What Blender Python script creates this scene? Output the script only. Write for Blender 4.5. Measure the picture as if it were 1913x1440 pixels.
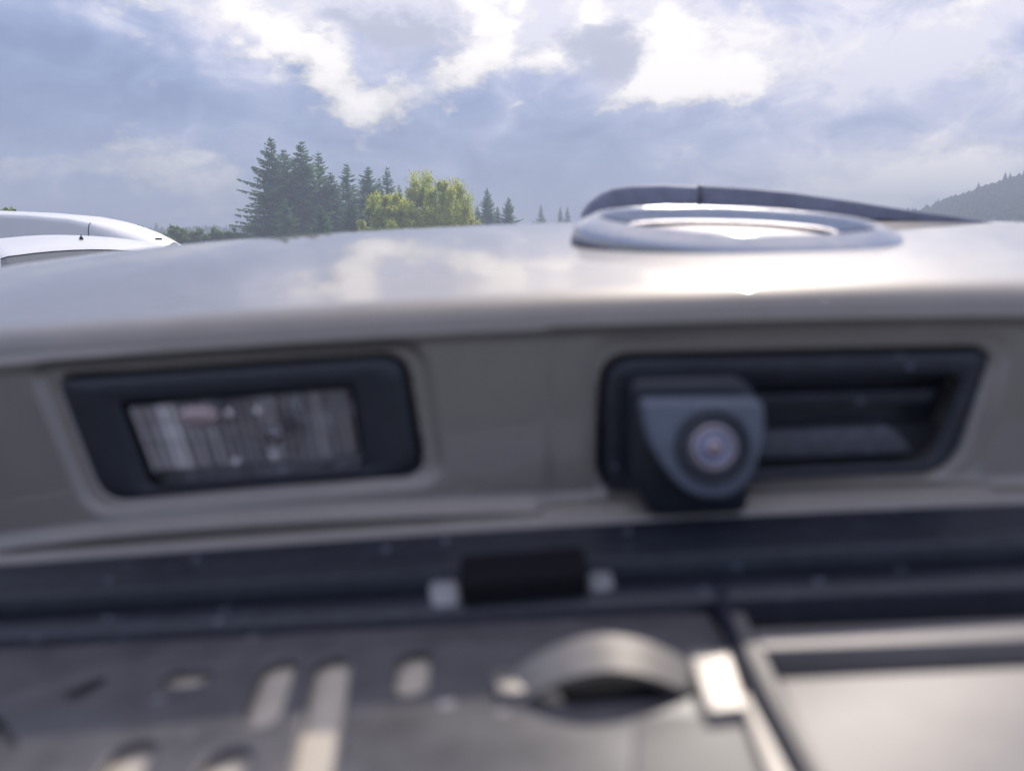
import bpy, bmesh, math, random
import numpy as np
from mathutils import Vector, noise
C = bpy.context
S = C.scene
for o in list(bpy.data.objects): bpy.data.objects.remove(o)
random.seed(7); np.random.seed(7)
R = math.radians
# ------------------------------------------------------------------ camera
CAMH = 1.95                  # the phone is held over the raised tailgate
PITCH = 10.4
F = 1470.0                   # focal length in photo pixels (photo 1913 x 1440)
cam = bpy.data.cameras.new('camera'); co = bpy.data.objects.new('camera', cam)
S.collection.objects.link(co); S.camera = co
co.location = (0, 0, CAMH); co.rotation_euler = (R(90-PITCH), 0, 0)
cam.sensor_width = 36; cam.lens = 36*F/1913; cam.clip_start = .01; cam.clip_end = 6000
cam.dof.use_dof = True; cam.dof.focus_distance = 60; cam.dof.aperture_fstop = 10.0; cam.dof.aperture_blades = 0
# ------------------------------------------------------------------ sun, sky, exposure
SUN_EL, SUN_AZ = 38.5, 19.0   # azimuth measured from +Y to +X
S.view_settings.view_transform = 'Standard'; S.view_settings.look = 'None'
S.view_settings.exposure = 0.18; S.view_settings.gamma = 1.0; S.view_settings.use_curve_mapping = False
sl = bpy.data.lights.new('sun', 'SUN'); sl.energy = 3.7; sl.angle = R(.55); sl.color = (1, .93, .84)
so = bpy.data.objects.new('sun', sl); S.collection.objects.link(so)
sd = Vector((math.sin(R(SUN_AZ))*math.cos(R(SUN_EL)), math.cos(R(SUN_AZ))*math.cos(R(SUN_EL)), math.sin(R(SUN_EL))))
so.rotation_euler = sd.to_track_quat('Z', 'Y').to_euler(); so.location = (20, 60, 60)

def make_world():
    w = bpy.data.worlds.new('World'); S.world = w; w.use_nodes = True
    nt = w.node_tree; N = nt.nodes; L = nt.links
    for n in list(N): N.remove(n)
    def val(x): return x
    def m(op, a, b=None, c=None, clamp=False):
        n = N.new('ShaderNodeMath'); n.operation = op; n.use_clamp = clamp
        for i, v in enumerate((a, b, c)):
            if v is None: continue
            if isinstance(v, (int, float)): n.inputs[i].default_value = v
            else: L.new(v, n.inputs[i])
        return n.outputs[0]
    def ramp(f, pts, interp='EASE'):
        n = N.new('ShaderNodeValToRGB'); n.color_ramp.interpolation = interp
        el = n.color_ramp.elements
        while len(el) < len(pts): el.new(.5)
        for e, (p, c) in zip(el, pts): e.position = p; e.color = (c[0], c[1], c[2], 1)
        L.new(f, n.inputs[0]); return n.outputs[0]
    def mix(f, a, b, mode='MIX'):
        n = N.new('ShaderNodeMix'); n.data_type = 'RGBA'; n.blend_type = mode
        for i, v in ((0, f), (6, a), (7, b)):
            if isinstance(v, (int, float)): n.inputs[i].default_value = v
            elif isinstance(v, tuple): n.inputs[i].default_value = (*v, 1)
            else: L.new(v, n.inputs[i])
        return n.outputs[2]
    tc = N.new('ShaderNodeTexCoord')
    sep = N.new('ShaderNodeSeparateXYZ'); L.new(tc.outputs['Generated'], sep.inputs[0])
    x, y, z = sep.outputs
    az = m('ARCTAN2', x, y)                               # radians, 0 = +Y
    hz = m('SQRT', m('ADD', m('MULTIPLY', x, x), m('MULTIPLY', y, y)))
    el = m('ARCTAN2', z, hz)
    def nz(scale, detail, rough, vec, dist=0.):
        n = N.new('ShaderNodeTexNoise'); n.inputs['Scale'].default_value = scale
        n.inputs['Detail'].default_value = detail; n.inputs['Roughness'].default_value = rough
        n.inputs['Distortion'].default_value = dist
        L.new(vec, n.inputs['Vector']); return n.outputs[0]
    def comb(a, b, c=0.):
        n = N.new('ShaderNodeCombineXYZ')
        for i, v in enumerate((a, b, c)):
            if isinstance(v, (int, float)): n.inputs[i].default_value = v
            else: L.new(v, n.inputs[i])
        return n.outputs[0]
    # sphere coordinates with flattened vertical for cloud banks
    P = comb(x, y, m('MULTIPLY', z, 1.7))
    w1 = nz(5.5, 6, .62, P); P2 = comb(m('ADD', x, 7.3), m('ADD', y, 2.1), m('MULTIPLY', z, 1.7))
    w2 = nz(5.5, 6, .62, P2)
    w3 = nz(16, 7, .65, P); w4 = nz(16, 7, .65, P2)
    wu = m('ADD', az, m('ADD', m('MULTIPLY', m('SUBTRACT', w1, .5), .10), m('MULTIPLY', m('SUBTRACT', w3, .5), .07)))
    wv = m('ADD', el, m('ADD', m('MULTIPLY', m('SUBTRACT', w2, .5), .08), m('MULTIPLY', m('SUBTRACT', w4, .5), .06)))
    def px2ae(px, py):
        u = (px-956.5)/F; v = (720-py)/F; p = R(PITCH)
        X, Y, Z = u, math.cos(p)+v*math.sin(p), -math.sin(p)+v*math.cos(p)
        return math.atan2(X, Y), math.atan2(Z, math.hypot(X, Y))
    def gauss(px, py, sx, sy, amp, rot=0.):
        a0, e0 = px2ae(px, py)
        du = m('MULTIPLY', m('SUBTRACT', wu, a0), F/sx); dv = m('MULTIPLY', m('SUBTRACT', wv, e0), F/sy)
        if rot:
            cs, sn = math.cos(R(rot)), math.sin(R(rot))
            # rotate in pixel space
            a_ = m('MULTIPLY', m('SUBTRACT', wu, a0), F); b_ = m('MULTIPLY', m('SUBTRACT', wv, e0), F)
            du = m('MULTIPLY', m('ADD', m('MULTIPLY', a_, cs), m('MULTIPLY', b_, sn)), 1/sx)
            dv = m('MULTIPLY', m('SUBTRACT', m('MULTIPLY', b_, cs), m('MULTIPLY', a_, sn)), 1/sy)
        q = m('ADD', m('MULTIPLY', du, du), m('MULTIPLY', dv, dv))
        g = m('EXPONENT', m('MULTIPLY', q, -1.0))
        return m('MULTIPLY', g, amp)
    def total(lst):
        t = None
        for a in lst:
            g = gauss(*a); t = g if t is None else m('ADD', t, g)
        return t
    # ---- base tone: how light the veil is (0 dark storm blue .. 1 pale)
    base_n = nz(2.6, 5, .55, P, .4)
    B = total(WB)
    cn = m('ADD', m('ADD', m('MULTIPLY', m('SUBTRACT', nz(8, 9, .60, P, .3), .5), .85), m('MULTIPLY', m('SUBTRACT', nz(24, 6, .62, P2, .2), .5), .50)), .5); cn2 = nz(11, 8, .6, P2, .5)
    azc = m('MULTIPLY', m('SUBTRACT', base_n, .5), .9)
    # brighter round the sun, as a thin-cloud sky is
    dot = m('ADD', m('MULTIPLY', x, sd.x), m('ADD', m('MULTIPLY', y, sd.y), m('MULTIPLY', z, sd.z)))
    glow = m('POWER', m('MAXIMUM', dot, 0.), 3.5)
    up = m('MULTIPLY', m('POWER', m('MAXIMUM', z, 0.), 1.5), .6)  # overhead sky lightened beyond the view to brighten the tailgate's ledge strips
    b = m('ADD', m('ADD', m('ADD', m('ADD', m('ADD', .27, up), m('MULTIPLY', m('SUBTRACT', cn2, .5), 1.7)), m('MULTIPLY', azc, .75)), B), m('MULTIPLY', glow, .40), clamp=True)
    col = ramp(b, [(0, (.20, .27, .50)), (.3, (.29, .375, .62)), (.55, (.44, .50, .74)), (.8, (.66, .68, .88)), (1, (.88, .86, .98))], 'LINEAR')
    Wt = total(WC)
    cfield = m('ADD', m('ADD', Wt, m('MULTIPLY', m('SUBTRACT', cn, .5), 3.1)), -.16)
    cmask = ramp(cfield, [(.15, (0, 0, 0)), (.45, (.40, .40, .40)), (.70, (.75, .75, .75)), (1.0, (1, 1, 1))])
    wcol = ramp(m('ADD', m('MULTIPLY', b, .6), m('MULTIPLY', cfield, .4)), [(0, (.50, .50, .55)), (.30, (.70, .68, .70)), (.55, (.90, .86, .84)), (.95, (1.30, 1.22, 1.17))], 'LINEAR')
    col = mix(cmask, col, wcol)
    # ---- dark cores in front
    D = total(WD)
    dfield = m('ADD', D, m('MULTIPLY', m('SUBTRACT', cn, .5), -1.1))
    dmask = ramp(dfield, [(.15, (0, 0, 0)), (.95, (.92, .92, .92))])
    col = mix(dmask, col, (.50, .52, .66))
    # ---- clear sky seen through thin places
    sky = N.new('ShaderNodeTexSky'); sky.sky_type = 'NISHITA'; sky.sun_disc = False
    sky.sun_elevation = R(SUN_EL); sky.sun_rotation = R(SUN_AZ)
    sky.air_density = 1.2; sky.dust_density = 2.0
    bg1 = N.new('ShaderNodeBackground'); L.new(sky.outputs[0], bg1.inputs[0]); bg1.inputs[1].default_value = .1
    bg2 = N.new('ShaderNodeBackground'); L.new(col, bg2.inputs[0]); bg2.inputs[1].default_value = 1.0
    ms = N.new('ShaderNodeMixShader'); ms.inputs[0].default_value = .93
    L.new(bg1.outputs[0], ms.inputs[1]); L.new(bg2.outputs[0], ms.inputs[2])
    out = N.new('ShaderNodeOutputWorld'); L.new(ms.outputs[0], out.inputs[0])
# veil tone, lit cumulus, dark cores: (photo x, y, half width, half height, amount, turn)
WB = [(60, 190, 480, 110, -.40), (260, 310, 330, 60, .24), (1040, 320, 170, 110, -.30), (620, 330, 260, 120, -.10), (1750, 60, 500, 160, .30), (700, 20, 420, 80, .30),
      (1000, 20, 300, 90, .45), (1650, 345, 330, 80, .62), (1500, 235, 300, 36, -.22), (1500, 120, 260, 60, .25), (300, 10, 300, 60, .3), (60, 350, 260, 40, -.12), (350, 365, 160, 20, -.10)]
WC = [(250, 8, 80, 22, .75, 0), (490, 25, 80, 36, .85, -20), (560, 90, 70, 32, .85, -40), (640, 165, 90, 32, .9, -55), (700, 210, 70, 30, .85, 0), (790, 165, 110, 24, .85, 14), (880, 30, 80, 36, .9, -30), (905, 95, 60, 34, .8, 50),
      (960, 40, 40, 40, .55, -50), (815, 208, 24, 11, .8, 0), (945, 196, 22, 10, .7, 0), (1100, 18, 46, 30, .75, 30), (1215, 60, 46, 60, .95, -35), (1290, 110, 70, 55, .9, -20), (1230, 165, 130, 26, .95, 4), (1360, 170, 90, 28, .8, 20),
      (1040, 110, 34, 26, .75, 0), (1118, 210, 40, 16, .85, 0), (1640, 350, 230, 40, .85, 6), (1850, 310, 130, 40, .75, 20), (1480, 370, 120, 22, .6, 0), (1560, 110, 46, 46, .50, -40), (1790, 240, 110, 16, .45, 18), (1300, 260, 60, 20, .3, 20), (1430, 60, 50, 40, .45, -30),
      (1700, 20, 160, 26, .35, 0), (1860, 130, 60, 26, .40, 0), (150, 285, 150, 26, .62, 8), (380, 330, 100, 34, .62, 0), (240, 330, 100, 20, .5, 0), (300, 150, 90, 14, .35, 8), (60, 235, 90, 12, .35, 0), (420, 390, 70, 14, .42, 0), (100, 170, 480, 60, -.5, 0), (1000, 320, 260, 80, -.5, 0), (1520, 225, 300, 30, -.4, 0),
      (640, 290, 240, 40, -.4, 0)]
WC = [(a, b_, c*1.15, d*1.2, e*(1.12 if e > 0 else .8), f) for a, b_, c, d, e, f in WC]
WD = [(765, 72, 110, 40, 1.15, -8), (1130, 92, 66, 48, 1.2, 0), (640, 30, 50, 24, .5, 0), (1300, 20, 60, 20, .35, 0), (1480, 140, 110, 26, .4, 0)]
make_world()

# ------------------------------------------------------------------ helpers
COL = S.collection
def ray(px, py):
    u = (px-956.5)/F; v = (720-py)/F; p = R(PITCH)
    return np.array((u, math.cos(p)+v*math.sin(p), -math.sin(p)+v*math.cos(p)))
def at(px, py, Y):                     # metres relative to the camera spot -> world
    r = ray(px, py); r = r*(Y/r[1]); return Vector((r[0], r[1], r[2]+CAMH))
def proj(X, Y, Z):                     # mm relative to camera -> photo pixel
    p = R(PITCH)
    d = Y*math.cos(p)-Z*math.sin(p); v = (Y*math.sin(p)+Z*math.cos(p))/d
    return 956.5+F*X/d, 720-F*v
def tag(o, label=None, cat=None, group=None, kind=None):
    for k, v in (('label', label), ('category', cat), ('group', group), ('kind', kind)):
        if v: o[k] = v
    return o
def empty(name, loc=(0, 0, 0), rz=0):
    o = bpy.data.objects.new(name, None); COL.objects.link(o); o.location = loc; o.rotation_euler = (0, 0, rz)
    o.empty_display_size = .1; return o
def link(name, me, mat=None, parent=None, smooth=True):
    o = bpy.data.objects.new(name, me); COL.objects.link(o)
    if mat and not me.materials: me.materials.append(mat)
    if smooth: me.shade_smooth()
    if parent: o.parent = parent
    return o
def mesh(name, verts, faces):
    me = bpy.data.meshes.new(name); me.from_pydata([tuple(v) for v in verts], [], faces); me.update(); return me
def fix(me):
    bm = bmesh.new(); bm.from_mesh(me); bmesh.ops.recalc_face_normals(bm, faces=bm.faces); bm.to_mesh(me); bm.free(); return me
def finish(bm, name, mat, parent, off=None, bev=0, seg=3, auto=True):
    if bev:
        eds = [e for e in bm.edges if len(e.link_faces) == 2 and e.calc_face_angle(0) > .5]
        bmesh.ops.bevel(bm, geom=eds, offset=bev, segments=seg, profile=.5, affect='EDGES', clamp_overlap=True)
    bmesh.ops.recalc_face_normals(bm, faces=bm.faces)
    if off is not None: bmesh.ops.translate(bm, verts=bm.verts, vec=off)
    me = bpy.data.meshes.new(name); bm.to_mesh(me); bm.free()
    o = link(name, me, mat, parent)
    if auto:
        me.set_sharp_from_angle(angle=R(40))
    return o
MM = .001
def mmv(p): return Vector((p[0]*MM, p[1]*MM, p[2]*MM+CAMH))

def material(name, base, rough=.5, metal=0., coat=0., coat_rough=.05, nscale=0, namt=0., bump=0., bscale=200, spec=.5, trans=0., ior=1.5, dark=None, ndetail=5):
    m = bpy.data.materials.new(name); m.use_nodes = True; nt = m.node_tree; N = nt.nodes; L = nt.links
    b = N['Principled BSDF']
    b.inputs['Base Color'].default_value = (*base, 1); b.inputs['Roughness'].default_value = rough
    b.inputs['Metallic'].default_value = metal; b.inputs['Coat Weight'].default_value = coat
    b.inputs['Coat Roughness'].default_value = coat_rough; b.inputs['Specular IOR Level'].default_value = spec
    b.inputs['Transmission Weight'].default_value = trans; b.inputs['IOR'].default_value = ior
    if namt or bump:
        tc = N.new('ShaderNodeTexCoord')
    if namt:
        n = N.new('ShaderNodeTexNoise'); n.inputs['Scale'].default_value = nscale; n.inputs['Detail'].default_value = ndetail
        L.new(tc.outputs['Object'], n.inputs['Vector'])
        r = N.new('ShaderNodeValToRGB'); r.color_ramp.elements[0].position = .3; r.color_ramp.elements[1].position = .72
        d = dark if dark else tuple(c*(1-namt) for c in base)
        r.color_ramp.elements[0].color = (*d, 1); r.color_ramp.elements[1].color = (*[min(1, c*(1+namt*.6)) for c in base], 1)
        L.new(n.outputs[0], r.inputs[0]); L.new(r.outputs[0], b.inputs['Base Color'])
    if bump:
        n2 = N.new('ShaderNodeTexNoise'); n2.inputs['Scale'].default_value = bscale; n2.inputs['Detail'].default_value = 3
        L.new(tc.outputs['Object'], n2.inputs['Vector'])
        bp = N.new('ShaderNodeBump'); bp.inputs['Strength'].default_value = bump; bp.inputs['Distance'].default_value = 1/bscale
        L.new(n2.outputs[0], bp.inputs['Height']); L.new(bp.outputs[0], b.inputs['Normal'])
    return m
def dusty(m, scale, thr, col, amt=.6):       # scattered specks of dust
    nt = m.node_tree; N = nt.nodes; L = nt.links; b = N['Principled BSDF']
    tc = N.new('ShaderNodeTexCoord'); v = N.new('ShaderNodeTexVoronoi'); v.inputs['Scale'].default_value = scale
    L.new(tc.outputs['Object'], v.inputs['Vector'])
    r = N.new('ShaderNodeValToRGB'); r.color_ramp.elements[0].position = thr; r.color_ramp.elements[0].color = (amt, amt, amt, 1)
    r.color_ramp.elements[1].position = thr*1.6; r.color_ramp.elements[1].color = (0, 0, 0, 1)
    L.new(v.outputs['Distance'], r.inputs[0])
    sp = N.new('ShaderNodeSeparateColor'); L.new(v.outputs['Color'], sp.inputs[0])
    g = N.new('ShaderNodeMath'); g.operation = 'GREATER_THAN'; g.inputs[1].default_value = .55; L.new(sp.outputs[0], g.inputs[0])
    mu = N.new('ShaderNodeMath'); mu.operation = 'MULTIPLY'; L.new(g.outputs[0], mu.inputs[0]); L.new(r.outputs[0], mu.inputs[1])
    mx = N.new('ShaderNodeMix'); mx.data_type = 'RGBA'; L.new(mu.outputs[0], mx.inputs[0])
    src = b.inputs['Base Color']
    if src.is_linked: L.new(src.links[0].from_socket, mx.inputs[6])
    else: mx.inputs[6].default_value = src.default_value[:]
    mx.inputs[7].default_value = (*col, 1); L.new(mx.outputs[2], b.inputs['Base Color'])
    return m
M = {}
M['paint'] = material('silver_beige_paint', (.285, .255, .225), .56, .60, 1., .045, 60, .07, .02, 2500)
M['chrome'] = material('chrome', (.54, .55, .58), .10, 1.)
M['paint'] = dusty(M['paint'], 420, .07, (.55, .52, .48), .5)
M['chrome_dark'] = material('darkened_chrome', (.11, .10, .115), .35, 1.)  # chrome darkened in colour for the badge's inner shade and dark rim reflection
M['black'] = dusty(material('black_plastic', (.027, .031, .043), .38, 0, 0, .1, 300, .3, .05, 1500), 160, .10, (.25, .27, .34))
M['gloss_black'] = material('satin_black_plastic', (.022, .026, .036), .30, 0, 0, .1, 200, .2)
M['holder'] = dusty(material('grey_black_holder_plastic', (.10, .095, .10), .42, 0, 0, .1, 120, .35, .04, 1500), 110, .10, (.35, .34, .36))
M['camface'] = material('camera_face_plastic', (.14, .16, .20), .5, 0, 0, .1, 200, .15)
M['pad'] = material('grey_rubber_pad', (.16, .165, .19), .6, 0, 0, .1, 900, .5, .3, 900)
M['wiper'] = material('wiper_plastic', (.28, .29, .37), .6, 0, 0, .1, 100, .2)
M['lens'] = material('clear_lamp_lens', (.95, .95, .98), .06, 0, 0, .1, trans=1., ior=1.49)
M['reflector'] = material('lamp_reflector', (.40, .36, .38), .22, 1., 0, .1, 140, .75, .5, 220)
M['rib_a'] = material('rib_silver', (.46, .43, .43), .35, .6)
M['rib_b'] = material('rib_grey', (.50, .46, .48), .3, .8)
M['rib_c'] = material('rib_pale', (.80, .75, .73), .35, .4)
M['bulb'] = material('lamp_bulb_glass', (.42, .32, .32), .35, .2, 0, .1)
M['camlens'] = material('camera_lens_glass', (.40, .33, .35), .16, .8, 1., .02)
M['camlens2'] = material('camera_lens_inner', (.30, .34, .50), .15, .8, 1., .02)
M['rib'] = material('blue_black_rib', (.018, .020, .034), .75, 0, 0, .1, 90, .2, spec=.2)
M['matte_black'] = material('matte_black_clip_shade', (.012, .012, .014), .9, spec=.1)  # black of the clip, and of the shade painted under the spring arch
M['label'] = material('warm_grey_pad', (.14, .13, .12), .55, 0, 0, .1, 60, .3)
M['metal'] = material('bare_spring_steel', (.32, .30, .28), .55, .9, 0, .1, 80, .35)
M['clip'] = material('brown_black_clip', (.022, .019, .024), .5, 0, 0, .1, 60, .3)
M['greyblock'] = material('grey_foam_block', (.30, .30, .31), .7, 0, 0, .1, 90, .4)
M['added_sheet'] = material('lit_tone_sheet', (.62, .55, .45), .5, .2, 0, .1, 120, .12)  # pale warm colour stands in for light on the slot floors
M['seam'] = material('panel_gap_shadow', (.16, .16, .17), .8)
M['rod'] = material('dull_grey_rod', (.17, .16, .15), .6, .3)
M['pupil'] = material('red_pupil', (.30, .10, .07), .3)
M['strip'] = material('bright_edge_metal', (.34, .315, .29), .50, .5)
M['plate'] = material('brushed_aluminium_plate', (.21, .195, .19), .55, .3, .0, .2, 25, .30, .02, 600)
M['white'] = material('white_car_paint', (.88, .87, .85), .5, 0, .4, .1, 3, .03)
M['glass'] = material('vehicle_glass', (.10, .12, .13), .05, 0, 1., .02, ior=2.0)
M['rubber'] = material('tyre_rubber', (.025, .025, .027), .8, 0, 0, .1, 30, .3)
M['alloy'] = material('wheel_alloy', (.5, .5, .5), .35, .9)
M['lampw'] = material('headlamp_plastic', (.7, .72, .75), .1, .6, 1., .02)
M['seal'] = material('black_seal', (.02, .02, .022), .6)
M['underbody'] = material('underbody', (.04, .04, .045), .7)
M['redlamp'] = material('red_tail_lamp', (.35, .01, .01), .15, 0, 1., .03)

# ------------------------------------------------------------------ ground and hills
def ground():
    m = material('meadow_grass', (.060, .085, .025), .9, 0, 0, .1, .25, .5, .4, 6, ndetail=8)
    me = mesh('ground', [(-2500, -1500, 0), (2500, -1500, 0), (2500, 3500, 0), (-2500, 3500, 0)], [(0, 1, 2, 3)])
    tag(link('ground', me, m, None, False), 'grass ground round the car park', kind='structure')
    m = material('asphalt', (.055, .055, .057), .9, 0, 0, .1, 12, .35, .5, 60, ndetail=8)
    me = mesh('car_park', [(-26, -14, .004), (16, -14, .004), (16, 24, .004), (-26, 24, .004)], [(0, 1, 2, 3)])
    tag(link('car_park', me, m, None, False), 'grey asphalt of the car park', kind='structure')
    k = bmesh.new(); bmesh.ops.create_cube(k, size=1)
    bmesh.ops.scale(k, vec=(42.3, .15, .26), verts=k.verts); bmesh.ops.translate(k, vec=(-5, 24.078, 0), verts=k.verts)
    tag(finish(k, 'kerb', material('kerb_concrete', (.3, .3, .29), .9, 0, 0, .1, 8, .3), None, bev=.015), 'concrete kerb along the car park', kind='structure')
    ml = material('road_paint', (.75, .75, .73), .7, 0, 0, .1, 9, .25)
    vs, fs = [], []
    for i in range(9):
        x = -22+i*2.8
        vs += [(x, 1, .008), (x+.1, 1, .008), (x+.1, 6, .008), (x, 6, .008)]; n = len(vs); fs.append((n-4, n-3, n-2, n-1))
    tag(link('bay_markings', mesh('bay_markings', vs, fs), ml, None, False), 'white parking bay lines', kind='structure')
ground()

def hill(name, label, cx, cy, hx, hy, H, mat, rz=0, rough=.12):
    n = 70; vs, fs = [], []
    for j in range(n):
        for i in range(n):
            u = i/(n-1)*2-1; v = j/(n-1)*2-1
            r2 = u*u+v*v; h = max(0, 1-r2)**1.4
            x, y = u*hx, v*hy
            nz_ = noise.fractal(Vector((x*.006+cx, y*.006, 0)), 1, 2, 5)
            vs.append((x, y, H*h*(1+rough*nz_)-.5))
    for j in range(n-1):
        for i in range(n-1):
            a = j*n+i; fs.append((a, a+1, a+n+1, a+n))
    o = link(name, mesh(name, vs, fs), mat); o.location = (cx, cy, 0); o.rotation_euler = (0, 0, rz)
    return tag(o, label, kind='structure')
mh = material('wooded_slope', (.035, .060, .028), .95, 0, 0, .1, .03, .5)

# ------------------------------------------------------------------ trees
def leafmat(name, a, b_, c, scale=.6):
    m = bpy.data.materials.new(name); m.use_nodes = True; N = m.node_tree.nodes; L = m.node_tree.links
    b = N['Principled BSDF']; b.inputs['Roughness'].default_value = .7; b.inputs['Specular IOR Level'].default_value = .2
    tc = N.new('ShaderNodeTexCoord'); n = N.new('ShaderNodeTexNoise'); n.inputs['Scale'].default_value = scale; n.inputs['Detail'].default_value = 6
    L.new(tc.outputs['Object'], n.inputs['Vector'])
    r = N.new('ShaderNodeValToRGB'); e = r.color_ramp.elements; e[0].position = .32; e[1].position = .5; e.new(.7)
    for q, cc in zip(e, (a, b_, c)): q.color = (*cc, 1)
    L.new(n.outputs[0], r.inputs[0]); L.new(r.outputs[0], b.inputs['Base Color'])
    t = N.new('ShaderNodeBsdfTranslucent'); g_ = N.new('ShaderNodeMix'); g_.data_type = 'RGBA'; g_.blend_type = 'MULTIPLY'; g_.inputs[0].default_value = 1; L.new(r.outputs[0], g_.inputs[6]); g_.inputs[7].default_value = (1.55, 1.6, 1.3, 1); L.new(g_.outputs[2], t.inputs[0])
    mx = N.new('ShaderNodeMixShader'); mx.inputs[0].default_value = .5
    L.new(b.outputs[0], mx.inputs[1]); L.new(t.outputs[0], mx.inputs[2])
    L.new(mx.outputs[0], N['Material Output'].inputs[0]); return m
M['spruce'] = leafmat('spruce_needles', (.07, .14, .10), (.11, .20, .12), (.17, .26, .12))
M['leaf_y'] = leafmat('yellow_green_leaves', (.24, .30, .05), (.42, .45, .07), (.60, .55, .10), .8)
M['leaf_g'] = leafmat('green_leaves', (.09, .15, .035), (.15, .22, .05), (.24, .30, .07), .5)
M['bark'] = material('bark', (.09, .065, .045), .9, 0, 0, .1, 4, .5, .5, 12)
def tube(vs, fs, p0, p1, r0, r1, k=6):
    p0 = Vector(p0); p1 = Vector(p1); d = (p1-p0).normalized(); a = d.orthogonal().normalized(); b = d.cross(a)
    s = len(vs)
    for p, r in ((p0, r0), (p1, r1)):
        for i in range(k):
            t = 2*math.pi*i/k; vs.append(p+a*(math.cos(t)*r)+b*(math.sin(t)*r))
    for i in range(k): j = (i+1) % k; fs.append((s+i, s+j, s+k+j, s+k+i))
def card(vs, fs, p, d, w, l, rnd):
    d = Vector(d).normalized(); side = d.cross(Vector((rnd.uniform(-1, 1), rnd.uniform(-1, 1), rnd.uniform(-.6, 1)))).normalized()*w
    s = len(vs); tip = p+d*l
    vs.extend([p-side*.35, p+side*.35, p+d*l*.55+side, tip, p+d*l*.55-side])
    fs.append((s, s+1, s+2, s+3, s+4))
def spruce_meshes(seed, H=14., Rm=.24, sparse=1.):
    rnd = random.Random(seed); vs, fs = [], []; tv, tf = [], []
    pts = [(0, 0, -.1)]
    for i in range(1, 8):
        pts.append((rnd.gauss(0, .04), rnd.gauss(0, .04), H*i/7))
    for i in range(7): tube(tv, tf, pts[i], pts[i+1], .20*(1-i/7)+.015, .20*(1-(i+1)/7)+.012, 8)
    z = .9
    while z < H-.15:
        h = z/H
        r0 = H*Rm*(1-h)**.95
        nb = int((9-4*h)*sparse)
        ph = rnd.uniform(0, 6.3)
        for k in range(max(4, nb)):
            if rnd.random() < .08: continue
            a = ph+6.283*k/max(4, nb)+rnd.gauss(0, .22)
            ln = r0*rnd.uniform(.5, 1.32)+.12
            if rnd.random() < .10: ln *= 1.3
            out = Vector((math.cos(a), math.sin(a), 0))
            elev = (-.22+.85*h**1.5)+rnd.gauss(0, .08)
            curve = .30*(1-h)
            p = Vector((0, 0, z)); q = p.copy(); step = .17 if ln > 1 else .10; n = max(3, int(ln/step))
            lat = out.cross(Vector((0, 0, 1)))
            pprev = p
            for i in range(1, n+1):
                t = i/n
                q = p+out*(ln*t)+Vector((0, 0, ln*t*elev+curve*ln*(t*t-.55*t)))
                if i % 3 == 0 or i == n:
                    tube(tv, tf, pprev, q, .026*(1-t)+.008, .020*(1-t)+.006, 4); pprev = q
                wd = (.46*(1-t)+.18)*min(1, ln/1.6)+.06
                for sg in (-1, 1):
                    if rnd.random() < .10: continue
                    dd = lat*sg*rnd.uniform(.6, 1)+out*rnd.uniform(.3, .9)+Vector((0, 0, rnd.uniform(-.75, -.05)+.35*h))
                    card(vs, fs, q, dd, .075+.05*rnd.random(), wd*rnd.uniform(1.0, 1.6), rnd)
                if rnd.random() < .7: card(vs, fs, q, (rnd.gauss(0, .25), rnd.gauss(0, .25), -1), .08, wd*1.0+.1, rnd)
                if rnd.random() < .5: card(vs, fs, q, out+Vector((0, 0, .45)), .045, .22, rnd)
        z += rnd.uniform(.22, .38)*(1+.35*h)
    for i in range(14): card(vs, fs, Vector((0, 0, H-.03*i-.02)), (rnd.gauss(0, .5), rnd.gauss(0, .5), .8), .03, .22, rnd)
    me = mesh('spruce_crown', vs, fs); me.materials.append(M['spruce'])
    mt = mesh('spruce_trunk', tv, tf); mt.materials.append(M['bark'])
    return me, mt
SP = [spruce_meshes(3, 14., .30, 1.1), spruce_meshes(11, 14., .28, 1.05), spruce_meshes(23, 14., .25, .95)]
def spruce(px, top, Y, var, label, rz, wide=1., H=None):
    t = at(px, top, Y); h = t.z
    r = empty('spruce_tree', (t.x, Y, 0), rz); s = h/14.
    for nm, me in (('crown', SP[var][0]), ('trunk', SP[var][1])):
        o = bpy.data.objects.new(nm, me); COL.objects.link(o); o.parent = r; o.scale = (s*wide, s*wide, s)
    return tag(r, label, 'tree', 'spruce trees beyond the car park')
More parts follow.
